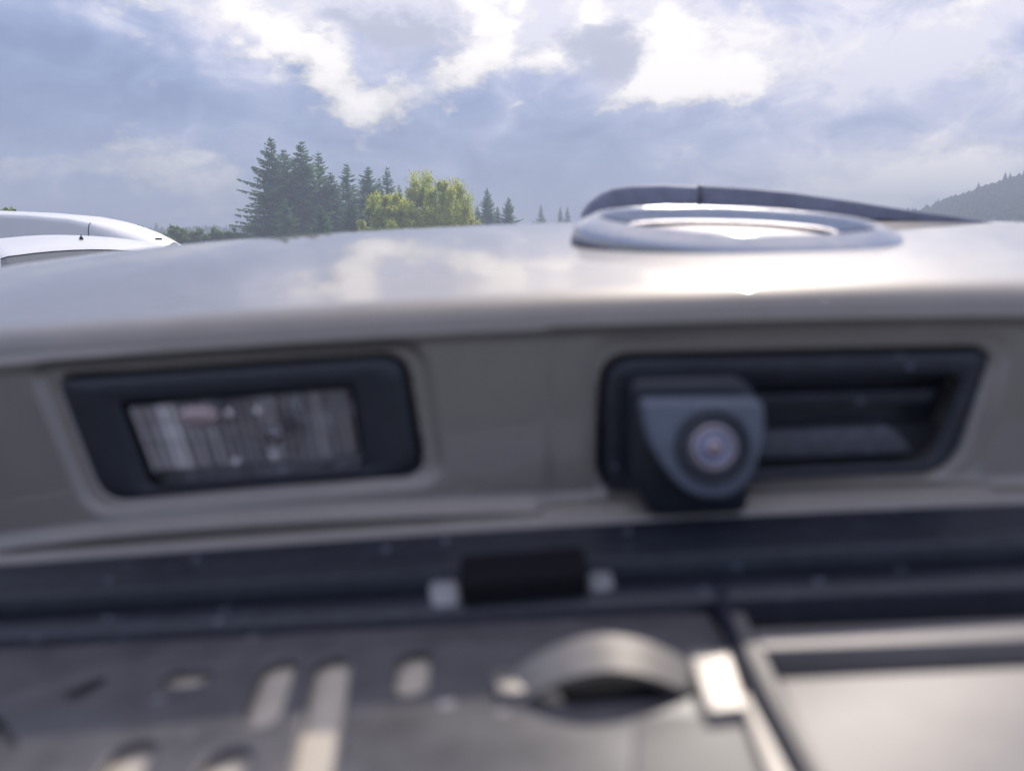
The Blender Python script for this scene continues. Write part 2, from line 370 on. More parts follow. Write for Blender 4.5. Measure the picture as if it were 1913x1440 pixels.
spruces = [
 (505, 258, 150, 0, 'tallest dark spruce, leftmost of the tall clump, its branches reaching out to the left', .3, 1.35),
 (530, 280, 155, 1, 'dark spruce pressed against the right side of the tallest spruce', 1.2, 1.5),
 (563, 264, 153, 1, 'spruce with a thin clear spire, third of the tall clump from the left', 2.2, 1.3),
 (594, 284, 158, 2, 'narrow spruce with a thin needle top between the third and the stepped lower spruces', 4.0, 1.4),
 (617, 322, 156, 1, 'short blunt spruce in the dip of the clump', 5.1, 1.4),
 (648, 306, 162, 2, 'slender spruce with a spiky top right of the dip in the clump', .9, 1.5),
 (687, 312, 160, 1, 'bushy topped spruce directly left of the yellow tree', 3.3, 1.4),
 (708, 333, 163, 2, 'small spruce spire half hidden above the yellow tree', 1.9, 1.2),
 (723, 312, 167, 2, 'spruce standing behind the yellow tree with open whorls at its tip', 2.9, 1.1),
 (745, 345, 168, 2, 'low spruce tip between the yellow tree and the big weeping tree', 4.2, 1.1),
 (533, 372, 133, 0, 'young pale spruce in front of the tallest spruces', .1, 1.2),
 (600, 385, 129, 1, 'small young spruce in front of the middle of the clump', 2.6, 1.5),
 (656, 372, 136, 1, 'young green spruce in front of the slender spruce', 5.6, 1.6),
 (878, 402, 192, 2, 'tiny spruce at the right foot of the weeping tree', 1.0, 1.3),
 (892, 384, 195, 2, 'small spruce on the left shoulder of the lone far spruce', 1.6, 1.3),
 (910, 352, 192, 1, 'lone far spruce right of the weeping tree, tallest of its small group', .6, 1.1),
 (929, 386, 196, 2, 'little spruce between the two far pointed spruces', 3.9, 1.3),
 (950, 369, 195, 1, 'second far spruce with a forked top', 4.6, 1.15),
 (1011, 382, 322, 2, 'thin distant spruce standing alone left of the chrome ring', 1.1, 1.0),
 (1047, 387, 322, 2, 'left one of the pair of thin distant spruces beside the chrome ring', 2.1, 1.0),
 (1060, 386, 324, 2, 'right one of the pair of thin distant spruces beside the chrome ring', 3.1, 1.0)]
for s_ in spruces: spruce(*s_)

def broadleaf(name, lobes, H, mat, label, loc, leaf=.16, n=9000, seed=1, weep=0., cat='tree', group=None):
    rnd = random.Random(seed); vs, fs = [], []; tv, tf = [], []
    root = empty(name, loc)
    tube(tv, tf, (0, 0, -.1), (0, 0, H*.35), .03*H, .022*H, 9)
    clumps = []
    tot = sum(l[3]*l[4] for l in lobes)
    for (x, y, z, r, h) in lobes:
        tube(tv, tf, (0, 0, H*.3), (x*.8, y*.8, z), .014*H, .004*H, 5)
        k = max(6, int(60*r*h/tot))
        for i in range(k):
            d = Vector((rnd.gauss(0, 1), rnd.gauss(0, 1), rnd.gauss(0, 1))).normalized()*rnd.uniform(.45, 1.05)
            c = Vector((x+d.x*r, y+d.y*r, z+d.z*h)); clumps.append((c, rnd.uniform(.16, .34)*r))
    per = n//len(clumps)
    for c, cr in clumps:
        for i in range(per):
            d = Vector((rnd.gauss(0, .4), rnd.gauss(0, .4), rnd.gauss(0, .4)))
            p = c+d*cr*1.2
            if weep: p.z -= rnd.random()**1.5*weep*cr*2
            card(vs, fs, p, (rnd.gauss(0, .6), rnd.gauss(0, .6), rnd.gauss(0, .5)-weep*1.2), leaf*rnd.uniform(.3, .55), leaf*rnd.uniform(.8, 1.7), rnd)
    link('crown', mesh('crown', vs, fs), mat, root, False); link('trunk', mesh('trunk', tv, tf), M['bark'], root)
    return tag(root, label, cat, group)
def bl_at(px, top, Y, wpx, mat, label, seed, weep=0., n=9000, leaf=.16, lob=9, squash=1., cat='tree', grp=None, lean=0):
    t = at(px, top, Y); H = t.z; W = wpx*Y/F; rnd = random.Random(seed)
    lobes = [(lean*W*.1, 0, H*.80, W*.27, H*.17*squash), (0, 0, H*.55, W*.40, H*.28)]
    for i in range(lob):
        a = 6.283*i/lob+rnd.random(); q = rnd.uniform(.20, .33)*W; zz = H*rnd.uniform(.25, .72)
        k = 1 if zz < H*.55 else .75
        lobes.append((math.cos(a)*q*k, math.sin(a)*q*k, zz, W*rnd.uniform(.14, .22), H*rnd.uniform(.12, .20)))
    return broadleaf('broadleaf_tree', lobes, H, mat, label, (t.x, Y, 0), leaf, n, seed, weep, cat, grp)
bl_at(722, 350, 126, 120, M['leaf_y'], 'bright yellow green tree in front of the last tall spruces', 5, .5, 20000, .27)
bl_at(812, 304, 134, 190, M['leaf_y'], 'large rounded weeping tree with drooping yellow green foliage', 9, 1.0, 30000, .27, 12, 1.1)
bl_at(838, 350, 142, 120, M['leaf_g'], 'greener bushy tree behind the weeping tree', 19, .8, 12000, .27)
for px, top, Y, w, lb, sd_ in [
    (10, 386, 60, 90, 'green tree top just showing above the high white van roof at the left edge', 31), (62, 396, 62, 60, 'small green tree top behind the long van roof', 32),
    (262, 420, 130, 62, 'dark green tree behind the sloping front of the high white van', 33), (330, 421, 140, 48, 'rounded green tree, tallest of the far row right of the van', 34),
    (368, 428, 142, 46, 'wide green tree in the far row, second from the van', 35), (402, 426, 145, 40, 'pale green rounded tree in the middle of the far row', 36),
    (434, 427, 143, 40, 'green tree in the far row close to the tall spruces', 37), (458, 432, 150, 34, 'low dull green tree at the left foot of the tall spruces', 38),
    (300, 436, 120, 50, 'dark green tree at the tip of the high van roof', 39)]:
    bl_at(px, top, Y, w, M['leaf_g'], lb, sd_, 0, 3800, .30, 7, grp='far row of leafy trees')
# ------------------------------------------------------------------ wooded hills
h1 = hill('hill', 'blue green wooded hill rising at the right edge', 328, 380, 168, 170, 41, mh, R(8))
h2 = hill('hill', 'low wooded rise in front of the big hill', 208, 300, 70, 50, 7.5, mh)
h3 = hill('hill', 'low distant wooded ridge behind the car', -40, 520, 420, 90, 6.5, mh)
h4 = hill('hill', 'low distant wooded ridge at the left', -400, 420, 270, 90, 7, mh)
def forest(name, label, hl, count, seed, size, front=True, mat=None):
    rnd = random.Random(seed); me = hl.data; dep = C.evaluated_depsgraph_get()
    V = np.array([v.co[:] for v in me.vertices]); vs, fs = [], []
    idx = [i for i in range(len(V)) if V[i][2] > 1.0]
    n = 70
    k = 0
    while k < count:
        i = rnd.choice(idx); v = V[i]
        j = min(len(V)-1, i+1); w = V[min(len(V)-1, i+n)]
        f, g = rnd.random(), rnd.random()
        p = Vector(v)+ (Vector(V[j])-Vector(v))*f + (Vector(w)-Vector(v))*g
        if abs(p.x-v[0]) > 60 or abs(p.y-v[1]) > 60: continue
        k += 1
        s = size*rnd.uniform(.6, 1.35); con = rnd.random() < .08
        hh = s*(1.6 if con else 1.1); rr = s*(.33 if con else .55)
        b0 = len(vs); seg = 6
        rings = ((0, 1.), (.35, .9), (.7, .5)) if con else ((0, .7), (.35, 1.05), (.75, .75))
        for zf, rf in rings:
            for q in range(seg):
                a = 6.283*q/seg+zf; r_ = rr*rf*rnd.uniform(.7, 1.25)
                vs.append((p.x+math.cos(a)*r_, p.y+math.sin(a)*r_, p.z+hh*zf-.8))
        vs.append((p.x, p.y, p.z+hh))
        for lv in range(2):
            for q in range(seg):
                q2 = (q+1) % seg; fs.append((b0+lv*seg+q, b0+lv*seg+q2, b0+(lv+1)*seg+q2, b0+(lv+1)*seg+q))
        for q in range(seg): fs.append((b0+2*seg+q, b0+2*seg+(q+1) % seg, b0+3*seg))
    o = link(name, mesh(name, vs, fs), mat, None, False); o.location = hl.location; o.rotation_euler = hl.rotation_euler
    return tag(o, label, kind='stuff')
mf = leafmat('forest_foliage', (.04, .075, .035), (.065, .11, .045), (.10, .15, .055), .02)
forest('forest', 'mixed wood covering the blue green hill at the right edge', h1, 9000, 1, 3.8, mat=mf)
forest('forest', 'green wood on the low rise in front of the hill', h2, 900, 2, 4, mat=mf)
forest('forest', 'distant wood along the low ridge behind the chrome ring', h3, 2600, 3, 5, mat=mf)
forest('forest', 'distant wood on the low ridge at the left', h4, 1600, 4, 5, mat=mf)

# ------------------------------------------------------------------ vehicles
def vehicle(root, st, W, mats, windows, ringN=16, z0=.32, paint='white'):
    """st: stations (x, ztop, halfwidth factor, corner radius, crown). ring runs from the right sill over the roof to the left sill."""
    V = []; 
    def ring(x, zt, wf, rad, crown):
        hw = W/2*wf; pts = []
        belt = min(1.0, zt*.62)
        zs = zt-rad
        tum = .10*max(0, zt-1.0)
        a = [(hw*.95, z0), (hw, z0+.12), (hw*1.0, z0+(belt-z0)*.6), (hw*.995, belt), (hw*.995-tum*.25, belt+(zs-belt)*.30), (hw*.99-tum*.6, belt+(zs-belt)*.65), (hw*.985-tum, max(belt+.01, zs))]
        pts += a
        for k in range(1, 7):
            t = k/6*math.pi/2
            pts.append((hw*.985-tum-rad*1.3*(1-math.cos(t)), zs+rad*math.sin(t)))
        yl = pts[-1][0]
        for k in range(1, 4):
            f = k/4; pts.append((yl*(1-f), zt+crown*(1-(1-f)**2)))
        return [(x, y, z) for y, z in pts]+[(x, 0, zt+crown)]+[(x, -y, z) for y, z in reversed(pts)]
    rows = [ring(*s) for s in st]; n = len(rows[0])
    for r in rows: V += r
    wf = {}
    for nm, s0, s1, k0, k1 in windows:
        for s in range(s0, s1):
            for k in range(k0, k1): wf[(s, k)] = nm+'|%d' % s0+'|%d' % k0
    body, win = [], {}
    for s in range(len(rows)-1):
        for k in range(n-1):
            f = (s*n+k, (s+1)*n+k, (s+1)*n+k+1, s*n+k+1)
            if (s, k) in wf: win.setdefault(wf[(s, k)], []).append(f)
            else: body.append(f)
    body.append(tuple(range(n))); body.append(tuple(reversed(range((len(rows)-1)*n, len(rows)*n))))
    me = fix(mesh('body', V, body)); o = link('body', me, M[paint], root)
    ed = o.modifiers.new('edge', 'EDGE_SPLIT'); ed.split_angle = R(50)
    for key, fl in win.items():
        used = sorted({i for f in fl for i in f}); mp = {u: i for i, u in enumerate(used)}
        cen = Vector((0, 0, 1.0)); vv = []
        me = mesh('window', [V[u] for u in used], [tuple(mp[i] for i in f) for f in fl])
        for v in me.vertices:                       # set the glass a little inside the body skin
            v.co = v.co-v.normal*(.006 if (v.normal.dot(v.co-Vector((v.co.x*.9, 0, 1)))) > 0 else -.006)
        link(key.split('|')[0], me, M['glass'], root)
    # underbody
    xs = [s[0] for s in st]
    bm = bmesh.new(); bmesh.ops.create_cube(bm, size=1)
    bmesh.ops.scale(bm, vec=(xs[-1]-xs[0]-.3, W*.86, .3), verts=bm.verts); bmesh.ops.translate(bm, vec=((xs[0]+xs[-1])/2, 0, .40), verts=bm.verts)
    finish(bm, 'underbody', M['underbody'], root, bev=.03)
    return V, n
def wheel_mesh(r, w):
    vs, fs = [], []; prof = [(-w/2, r*.62), (-w/2, r*.9), (-w*.38, r), (w*.38, r), (w/2, r*.9), (w/2, r*.62)]
    seg = 28
    for k in range(seg):
        a = 6.283*k/seg
        for y, q in prof: vs.append((math.cos(a)*q, y, math.sin(a)*q))
    p = len(prof)
    for k in range(seg):
        j = (k+1) % seg
        for i in range(p-1): fs.append((k*p+i, j*p+i, j*p+i+1, k*p+i+1))
    return fix(mesh('tyre', vs, fs))
def rim_mesh(r, w):
    vs, fs = [], []; seg = 40
    for k in range(seg):
        a = 6.283*k/seg; sp = .75+.25*(math.cos(5*a)) 
        for y, q in ((-w/2, r*.62), (-w*.38, r*.58), (-w*.15*(1 if sp > .75 else .2), r*.35), (-w*.32, r*.12), (-w*.34, 0.0001)): vs.append((math.cos(a)*q, y, math.sin(a)*q))
    for k in range(seg):
        j = (k+1) % seg
        for i in range(4): fs.append((k*5+i, j*5+i, j*5+i+1, k*5+i+1))
    return mesh('rim', vs, fs)
def wheels(root, xs, W, r=.33, w=.22):
    tm = wheel_mesh(r, w); tm.materials.append(M['rubber']); tm.shade_smooth(); rm = rim_mesh(r, w); rm.materials.append(M['alloy'])
    for x in xs:
        for s in (-1, 1):
            t = bpy.data.objects.new('wheel', tm); COL.objects.link(t); t.parent = root; t.location = (x, s*(W/2-w*.45), r)
            if s > 0: t.rotation_euler = (0, 0, math.pi)
            q = bpy.data.objects.new('rim', rm); COL.objects.link(q); q.parent = t
def box_part(root, name, c, s, mat, bev=.02):
    bm = bmesh.new(); bmesh.ops.create_cube(bm, size=1); bmesh.ops.scale(bm, vec=s, verts=bm.verts); bmesh.ops.translate(bm, vec=c, verts=bm.verts)
    return finish(bm, name, mat, root, bev=bev)
# ---- high roof van, side on, nose to the right
def high_van():
    Y = 13.0
    nose = at(318, 462, Y).x-.36        # roof slope passes camera height here
    root = empty('high_roof_van', (nose-6.05, Y+1.02, 0)); root.scale = (1, 1, .962)
    st = [(0, 2.30, .92, .10, .02), (.04, 2.42, .97, .10, .03), (.25, 2.50, 1, .10, .05), (1.2, 2.53, 1, .10, .05), (2.2, 2.53, 1, .10, .05), (3.2, 2.51, 1, .10, .05), (4.0, 2.475, 1, .10, .05),
          (4.7, 2.415, 1, .11, .05), (4.98, 2.36, .99, .14, .05), (5.06, 2.342, .985, .15, .05), (5.3, 2.28, .96, .24, .05), (5.6, 2.18, .93, .34, .05), (5.85, 2.07, .90, .42, .05), (6.05, 1.95, .87, .44, .05), (6.2, 1.83, .86, .30, .05),
          (6.5, 1.55, .90, .18, .05), (6.8, 1.27, .95, .12, .05), (7.2, 1.16, .97, .10, .05), (7.55, 1.05, .93, .10, .05), (7.68, .9, .85, .10, .03), (7.70, .6, .8, .05, .01)]
    V, n = vehicle(root, st, 2.04, M, [('windscreen', 13, 16, 9, 23), ('side_window', 11, 14, 3, 5), ('side_window', 11, 14, 27, 29)])
    for ks in (range(2, 11), range(n-11, n-2)):
        vs, fs = [], []
        for k in ks:
            a = Vector(V[8*n+k]); b = Vector(V[9*n+k]); o_ = Vector((0, .003 if a.y > 0 else -.003, .001))
            vs += [a.lerp(b, .4)+o_, a.lerp(b, .6)+o_]
        for q in range(len(vs)//2-1): fs.append((2*q, 2*q+1, 2*q+3, 2*q+2))
        link('panel_seam', mesh('panel_seam', vs, fs), M['seam'], root)
    wheels(root, (1.5, 6.6), 2.04, .36, .24)
    for s in (-1, 1):
        box_part(root, 'side_moulding', (3.2, s*1.03, .75), (5.4, .03, .10), M['seal'], .01)
        box_part(root, 'headlight', (7.5, s*.68, .88), (.22, .34, .20), M['lampw'], .05)
        box_part(root, 'wing_mirror', (6.15, s*1.16, 1.45), (.14, .22, .34), M['seal'], .04)
        box_part(root, 'tail_light', (.03, s*.93, 1.1), (.08, .14, .5), M['redlamp'], .02)
    box_part(root, 'clearance_lamp', (5.98, -.45, 2.06), (.10, .06, .03), M['seal'], .008)
    box_part(root, 'bumper', (7.62, 0, .52), (.22, 1.8, .28), M['underbody'], .05)
    box_part(root, 'door_handle', (4.95, -1.01, 1.1), (.18, .04, .04), M['seal'], .01)
    tag(root, 'long white high roof van behind the nearer white van, sloping front to the right', 'van')
high_van()
# ---- white van facing the camera, at the left edge
def near_van():
    Y = 6.3; hd = -52                                  # heading, degrees from +X
    st = [(-2.4, 1.5, .85, .10, .02), (-2.36, 1.80, .93, .12, .03), (-2.2, 1.90, .96, .12, .04), (-1.2, 1.95, 1, .14, .045), (-.2, 1.955, 1, .15, .05), (.5, 1.945, .99, .16, .05), (1.0, 1.90, .97, .17, .05), (1.2, 1.865, .96, .17, .045),
          (1.25, 1.845, .96, .165, .04), (1.55, 1.61, .97, .14, .05), (1.85, 1.36, .98, .12, .06), (2.1, 1.16, .98, .10, .06), (2.4, 1.07, .97, .10, .05), (2.65, .96, .90, .10, .04), (2.74, .8, .84, .1, .03), (2.76, .55, .8, .05, .01)]
    c = at(172, 474, Y)
    h = R(hd); x0 = 1.2
    root = empty('white_van', (c.x-math.cos(h)*x0, c.y-math.sin(h)*x0, 0), h); root.scale = (1, .9, 1)
    vehicle(root, st, 1.86, M, [('windscreen', 8, 11, 10, 22), ('side_window', 3, 4, 3, 6), ('side_window', 4, 5, 3, 6), ('side_window', 5, 7, 3, 6), ('side_window', 3, 4, 24, 27), ('side_window', 4, 5, 24, 27), ('side_window', 5, 7, 24, 27)])
    wheels(root, (-1.5, 1.75), 1.86, .33, .22)
    for s in (-1, 1):
        box_part(root, 'roof_gutter', (-.4, s*.735, 1.885), (3.0, .03, .02), M['white'], .006)
        box_part(root, 'headlight', (2.58, s*.62, .80), (.2, .36, .18), M['lampw'], .05)
        box_part(root, 'wing_mirror', (1.5, s*1.05, 1.18), (.12, .2, .22), M['white'], .04)
        box_part(root, 'tail_light', (-2.36, s*.84, 1.1), (.08, .1, .4), M['redlamp'], .02)
    box_part(root, 'bumper', (2.68, 0, .5), (.22, 1.7, .26), M['white'], .06)
    box_part(root, 'grille', (2.74, 0, .78), (.06, .9, .10), M['seal'], .01)
    bm = bmesh.new(); bmesh.ops.create_cone(bm, cap_ends=True, segments=16, radius1=.020, radius2=.012, depth=.024)
    a = bmesh.ops.create_cone(bm, cap_ends=True, segments=8, radius1=.006, radius2=.004, depth=.02)
    bmesh.ops.translate(bm, vec=(0, 0, .018), verts=a['verts'])
    finish(bm, 'aerial', M['seal'], root, off=(.92, -.02, 1.972))
    tag(root, 'white van at the left edge with a small dark aerial stub on its roof', 'van')
near_van()

# ------------------------------------------------------------------ the silver car with its tailgate raised (mm relative to the camera spot)
CX = 85.
car = empty('car', (CX*MM, 2.6, 0))
tag(car, 'silver beige car with its raised tailgate filling the foreground', 'car')
OFF = -Vector(car.location)
def cpart(name, verts, faces, mat, parent=None, smooth=True, sharp=None):
    me = fix(mesh(name, [mmv(v) for v in verts], faces)); o = link(name, me, mat, None, smooth)
    if sharp: me.set_sharp_from_angle(angle=R(sharp))
    attach(o, parent); return o
def attach(o, parent=None):
    if parent is None: o.parent = car; o.location = OFF
    else: o.parent = parent
    return o
def cy(X): return .00045*(X-CX)**2
def row_from_px(tab, Y0):
    xs, zs = [], []
    for px, py in tab:
        r = ray(px, py); X = 0
        for _ in range(20): Y = Y0+cy(X); X = r[0]/r[1]*Y
        xs.append(X); zs.append(r[2]/r[1]*Y)
    xs = np.array(xs); zs = np.array(zs)
    p = np.polyfit(xs, zs, 3)
    a, b = xs[0], xs[-1]
    def f(X, p=p, a=a, b=b):
        X = np.asarray(X, float); Xc = np.clip(X, a, b); z = np.polyval(p, Xc)
        dp = np.polyder(p); s = np.polyval(dp, Xc); return z+s*(X-Xc)*np.where(X > b, .3, .8)-.00022*(X-Xc)**2
    return f
zCrest = row_from_px([(0, 500), (330, 458), (660, 431), (1000, 418), (1300, 412), (1600, 408), (1913, 414)], 450)
zLip = row_from_px([(0, 604), (330, 584), (660, 562), (1000, 542), (1300, 528), (1600, 521), (1913, 517)], 180)
zK = row_from_px([(0, 690), (250, 668), (600, 642), (800, 630), (1000, 620), (1300, 611), (1913, 599)], 167)
zB = row_from_px([(0, 1008), (200, 979), (600, 953), (1000, 933), (1400, 920), (1913, 900)], 166)
zL2 = row_from_px([(0, 1054), (400, 1025), (800, 996), (1010, 982), (1200, 971), (1500, 957), (1913, 938)], 157)
Z20 = float(zL2(0.))
def zr(X): return float(zL2(X))-Z20
def sm(t): t = np.clip(t, 0, 1); return t*t*(3-2*t)
def rr_poly(pts, r, n=6):        # polygon with rounded corners (radius per corner or one)
    out = []; N_ = len(pts)
    for i in range(N_):
        p = np.array(pts[i], float); a = np.array(pts[i-1], float); b = np.array(pts[(i+1) % N_], float)
        rad = r[i] if isinstance(r, (list, tuple)) else r
        da = (a-p)/np.linalg.norm(a-p); db = (b-p)/np.linalg.norm(b-p)
        ra = min(rad, .45*np.linalg.norm(a-p)); rb = min(rad, .45*np.linalg.norm(b-p))
        A = p+da*ra; B = p+db*rb
        for k in range(n+1):
            t = k/n; out.append(tuple((1-t)**2*A+2*t*(1-t)*p+t*t*B))
    return out
def sdf_poly(P, x, y):           # signed distance, negative inside
    P = np.array(P); d = np.full(x.shape, 1e9); inside = np.zeros(x.shape, bool)
    for i in range(len(P)):
        a = P[i-1]; b = P[i]; e = b-a; wx = x-a[0]; wy = y-a[1]
        t = np.clip((wx*e[0]+wy*e[1])/(e@e+1e-12), 0, 1)
        d = np.minimum(d, np.hypot(wx-t*e[0], wy-t*e[1]))
        c = ((a[1] > y) != (b[1] > y)) & (x < (b[0]-a[0])*(y-a[1])/(b[1]-a[1]+1e-12)+a[0])
        inside ^= c
    return np.where(inside, -d, d)
LAMP = rr_poly([(106, 708), (752, 664), (790, 886), (192, 936)], [25, 45, 40, 45])
LAMP_OUT = rr_poly([(40, 672), (800, 628), (842, 908), (160, 972)], [60, 70, 70, 60])
HAND = rr_poly([(1128, 668), (1862, 652), (1790, 886), (1120, 925)], [60, 45, 60, 60])
HAND_OUT = rr_poly([(1085, 622), (1915, 610), (1840, 925), (1085, 975)], [80, 70, 80, 80])
L1_OFF = (1012, 1846)            # first ledge missing between these photo columns (camera sits there)

def build_skin():
    xs = list(np.arange(-560, -150, 14.))+list(np.arange(-150, 150, .75))+list(np.arange(150, 735, 14.))
    rows = []
    for X in xs:
        c = float(cy(X)); zc, zl, zk, zb, z2 = (float(f(X)) for f in (zCrest, zLip, zK, zB, zL2))
        # side roll off of the whole panel
        P = []
        P += [(1010, zc-255), (960, zc-215), (880, zc-150), (800, zc-96), (720, zc-54), (660, zc-31), (600, zc-15), (550, zc-7), (500, zc-1.6)]
        # quadratic from crest (slope .02) to lip
        Y0, Y1 = 450, 182
        n = 16
        for k in range(n+1):
            t = k/n; Y = Y0+(Y1-Y0)*t
            s0 = .018
            dz = zl-zc
            # z = zc + s0*(Y-Y0) + q*(Y-Y0)^2
            q = (dz-s0*(Y1-Y0))/abs(Y1-Y0)**1.25
            P.append((Y, zc+s0*(Y-Y0)+q*abs(Y-Y0)**1.25))
        rad = max(4., (zl-zk)*.5)
        for a in (12, 25, 38, 50, 62, 74, 84, 90):
            t = R(a); P.append((182-13*math.sin(t), zl-7*(1-math.cos(t))-0*rad))
        zt = zl-7
        for k in range(1, 6): P.append((169-1.6*(k/5), zt+(zk+1.2-zt)*k/5))
        P += [(167.4, zk+.4), (167.9, zk-.5), (168.3, zk-1.4)]
        nw = 56
        for k in range(1, nw+1): P.append((168.4-1.6*k/nw, (zk-1.4)+((zb+1.2)-(zk-1.4))*k/nw))
        # ledge one
        px = proj(X, 165+c, zb)[0]
        l1 = 1-sm((px-(L1_OFF[0]-14))/14)*(1-sm((px-L1_OFF[1])/14))     # 1 where ledge exists
        zz2 = z2+.8
        zf = zz2+.2
        A1 = [(166.6, zb+.5), (166.2, zb), (165.6, zb-.7), (164.4, zb-1.6), (163.6, zb-2.2), (163.8, zb-2.5), (166.2, zb-2.9), (166.2, zz2+.1), (164.0, zz2-.2)]
        A0 = [(166.4, zf+.9), (166.2, zf+.8), (166.0, zf+.7), (165.6, zf+.6), (165.2, zf+.5), (164.8, zf+.4), (164.4, zf+.3), (164., zf+.1), (163.4, zz2-.25)]
        P += [(a_[0]*l1+b_[0]*(1-l1), a_[1]*l1+b_[1]*(1-l1)) for a_, b_ in zip(A1, A0)]
        P += [(162.9, zz2-.5), (161.8, zz2-1.1), (161.0, zz2-1.7), (160.7, zz2-2.6), (158.9, zz2-5), (152, zz2-6), (149.4, zz2-6.6), (149, zz2-9), (148.2, zz2-13), (146, zz2-15.2)]
        for Y in (135, 120, 105, 90, 75, 60, 45, 30, 10, -10, -30): P.append((Y, Z20+zr(X)-(9.9 if Y < 126 else 13.4)))
        P += [(-42, Z20+zr(X)-12.4), (-52, Z20+zr(X)-9), (-62, Z20+zr(X)-9), (-80, Z20+zr(X)-13), (-110, Z20+zr(X)-30), (-130, Z20+zr(X)-52), (-138, Z20+zr(X)-75)]
        dx = max(0, abs(X-CX)-560)/60.; drop = -60*dx**2.2
        rows.append([(X, y+c, z+drop) for y, z in P])
    A = np.array(rows)               # [nx, np, 3]
    X, Y, Z = A[..., 0], A[..., 1], A[..., 2]
    px, py = proj(X, Y, Z)
    npz = A.shape[1]
    # wall rows only
    k0 = 9+17+8+5; k1 = k0+3+56+2
    msk = np.zeros(A.shape[:2]); msk[:, k0:k1] = 1
    def pocket(poly, depth, w, out=0):
        near = (px > -400) & (px < 2400)
        sd_ = sdf_poly(poly, px, py); return np.where(near, depth*sm((out-sd_)/w), 0)
    d = pocket(LAMP_OUT, 1.6, 22)+pocket(LAMP, 15, 16, 6)+pocket(HAND_OUT, .7, 30)+pocket(HAND, 18.0, 16, 6)
    d += .8*sm((px-1014)/22)*(px > 900)
    Y += d*msk
    ny = A.shape[1]; nx = A.shape[0]
    V = A.reshape(-1, 3); Fc = []
    for i in range(nx-1):
        for k in range(ny-1):
            a = i*ny+k; Fc.append((a, a+ny, a+ny+1, a+1))
    cpart('tailgate_panel', V, Fc, M['paint'])
    # inner shell of the tailgate
    In = A.copy(); In[..., 2] -= 34
    step = 12; sel = list(range(0, nx, step)); 
    rowsel = [0, 2, 4, 6, 9, 13, 18, 24, 26]
    V2, F2 = [], []
    for i in sel+([nx-1] if sel[-1] != nx-1 else []):
        for k in rowsel: V2.append(tuple(In[i, k]))
        V2.append((In[i, 26, 0], 175+cy(In[i, 26, 0]), -118+zr(In[i, 26, 0]))); V2.append((In[i, 26, 0], 20+cy(In[i, 26, 0]), -122+zr(In[i, 26, 0]))); V2.append((In[i, 26, 0], -136+cy(In[i, 26, 0]), Z20+zr(In[i, 26, 0])-78))
    w = len(rowsel)+3; n2 = len(V2)//w
    for i in range(n2-1):
        for k in range(w-1): a = i*w+k; F2.append((a, a+w, a+w+1, a+1))
    cpart('tailgate_inner_panel', V2, F2, M['underbody'])
build_skin()

def slab(name, outline, y0, y1, mat, parent, bev=0., seg=3, tilt=0., holes=None, cyon=True):
    """outline in photo pixels on the plane Y=y0, extruded back to y1 (mm); tilt = mm of Y per mm of Z"""
    bm = bmesh.new(); vs = []
    cx_ = sum(p[0] for p in outline)/len(outline); cyy = sum(p[1] for p in outline)/len(outline)
    zc = ray(cx_, cyy); zc = zc[2]/zc[1]*y0
    for px, py in outline:
        r = ray(px, py); Y = y0
        for _ in range(8):
            X = r[0]/r[1]*Y; Z = r[2]/r[1]*Y; Y = y0+(cy(X) if cyon else 0)+tilt*(Z-zc)
        vs.append(bm.verts.new((X*MM, Y*MM, Z*MM+CAMH)))
    f = bm.faces.new(vs); r = bmesh.ops.extrude_face_region(bm, geom=[f])
    nv = [e for e in r['geom'] if isinstance(e, bmesh.types.BMVert)]
    bmesh.ops.translate(bm, vec=(0, (y1-y0)*MM, 0), verts=nv)
    if bev:
        fr = [e for e in f.edges]
        bmesh.ops.bevel(bm, geom=fr, offset=bev*MM, segments=seg, profile=.5, affect='EDGES', clamp_overlap=True)
    bmesh.ops.recalc_face_normals(bm, faces=bm.faces)
    me = bpy.data.meshes.new(name); bm.to_mesh(me); bm.free(); o = link(name, me, mat, None); me.set_sharp_from_angle(angle=R(35))
    return attach(o, parent)
def ringslab(name, outer, inner, y0, y1, yin, mat, parent):
    """bezel: outer outline at y0, inner outline at y0, sloping back to yin at inner; both have same count"""
    V, Fc = [], []; n = len(outer)
    def pt(p, Y0):
        r = ray(*p); Y = Y0
        for _ in range(6): X = r[0]/r[1]*Y; Y = Y0+cy(X)
        return (X, Y, r[2]/r[1]*Y)
    c = np.mean(np.array(outer), axis=0)
    def lerp(t): return [tuple(np.array(o)*(1-t)+np.array(i)*t) for o, i in zip(outer, inner)]
    loops = [[pt(p, y1) for p in outer], [pt(p, y0+.6) for p in outer], [pt(p, y0) for p in lerp(.06)], [pt(p, y0+.1) for p in lerp(.5)], [pt(p, y0) for p in lerp(.93)], [pt(p, y0+.5) for p in inner], [pt(p, yin) for p in inner]]
    for l in loops: V += l
    for a in range(len(loops)-1):
        for i in range(n): j = (i+1) % n; Fc.append((a*n+i, a*n+j, (a+1)*n+j, (a+1)*n+i))
    return cpart(name, V, Fc, mat, parent)

# ---- number plate lamp
LENS = [(232, 758), (655, 727), (678, 872), (288, 905)]
lamp = ringslab('number_plate_lamp', rr_poly([(108, 710), (750, 666), (787, 884), (194, 934)], [25, 40, 36, 40]), rr_poly([(226, 752), (660, 721), (684, 876), (284, 911)], [18, 18, 18, 18]), 168.5, 176.5, 175, M['gloss_black'], None)
slab('lamp_reflector', rr_poly(LENS, 14), 178.5, 179.5, M['reflector'], lamp, .3)
slab('lens', rr_poly(LENS, 14), 171.0, 171.8, M['lens'], lamp, .3)
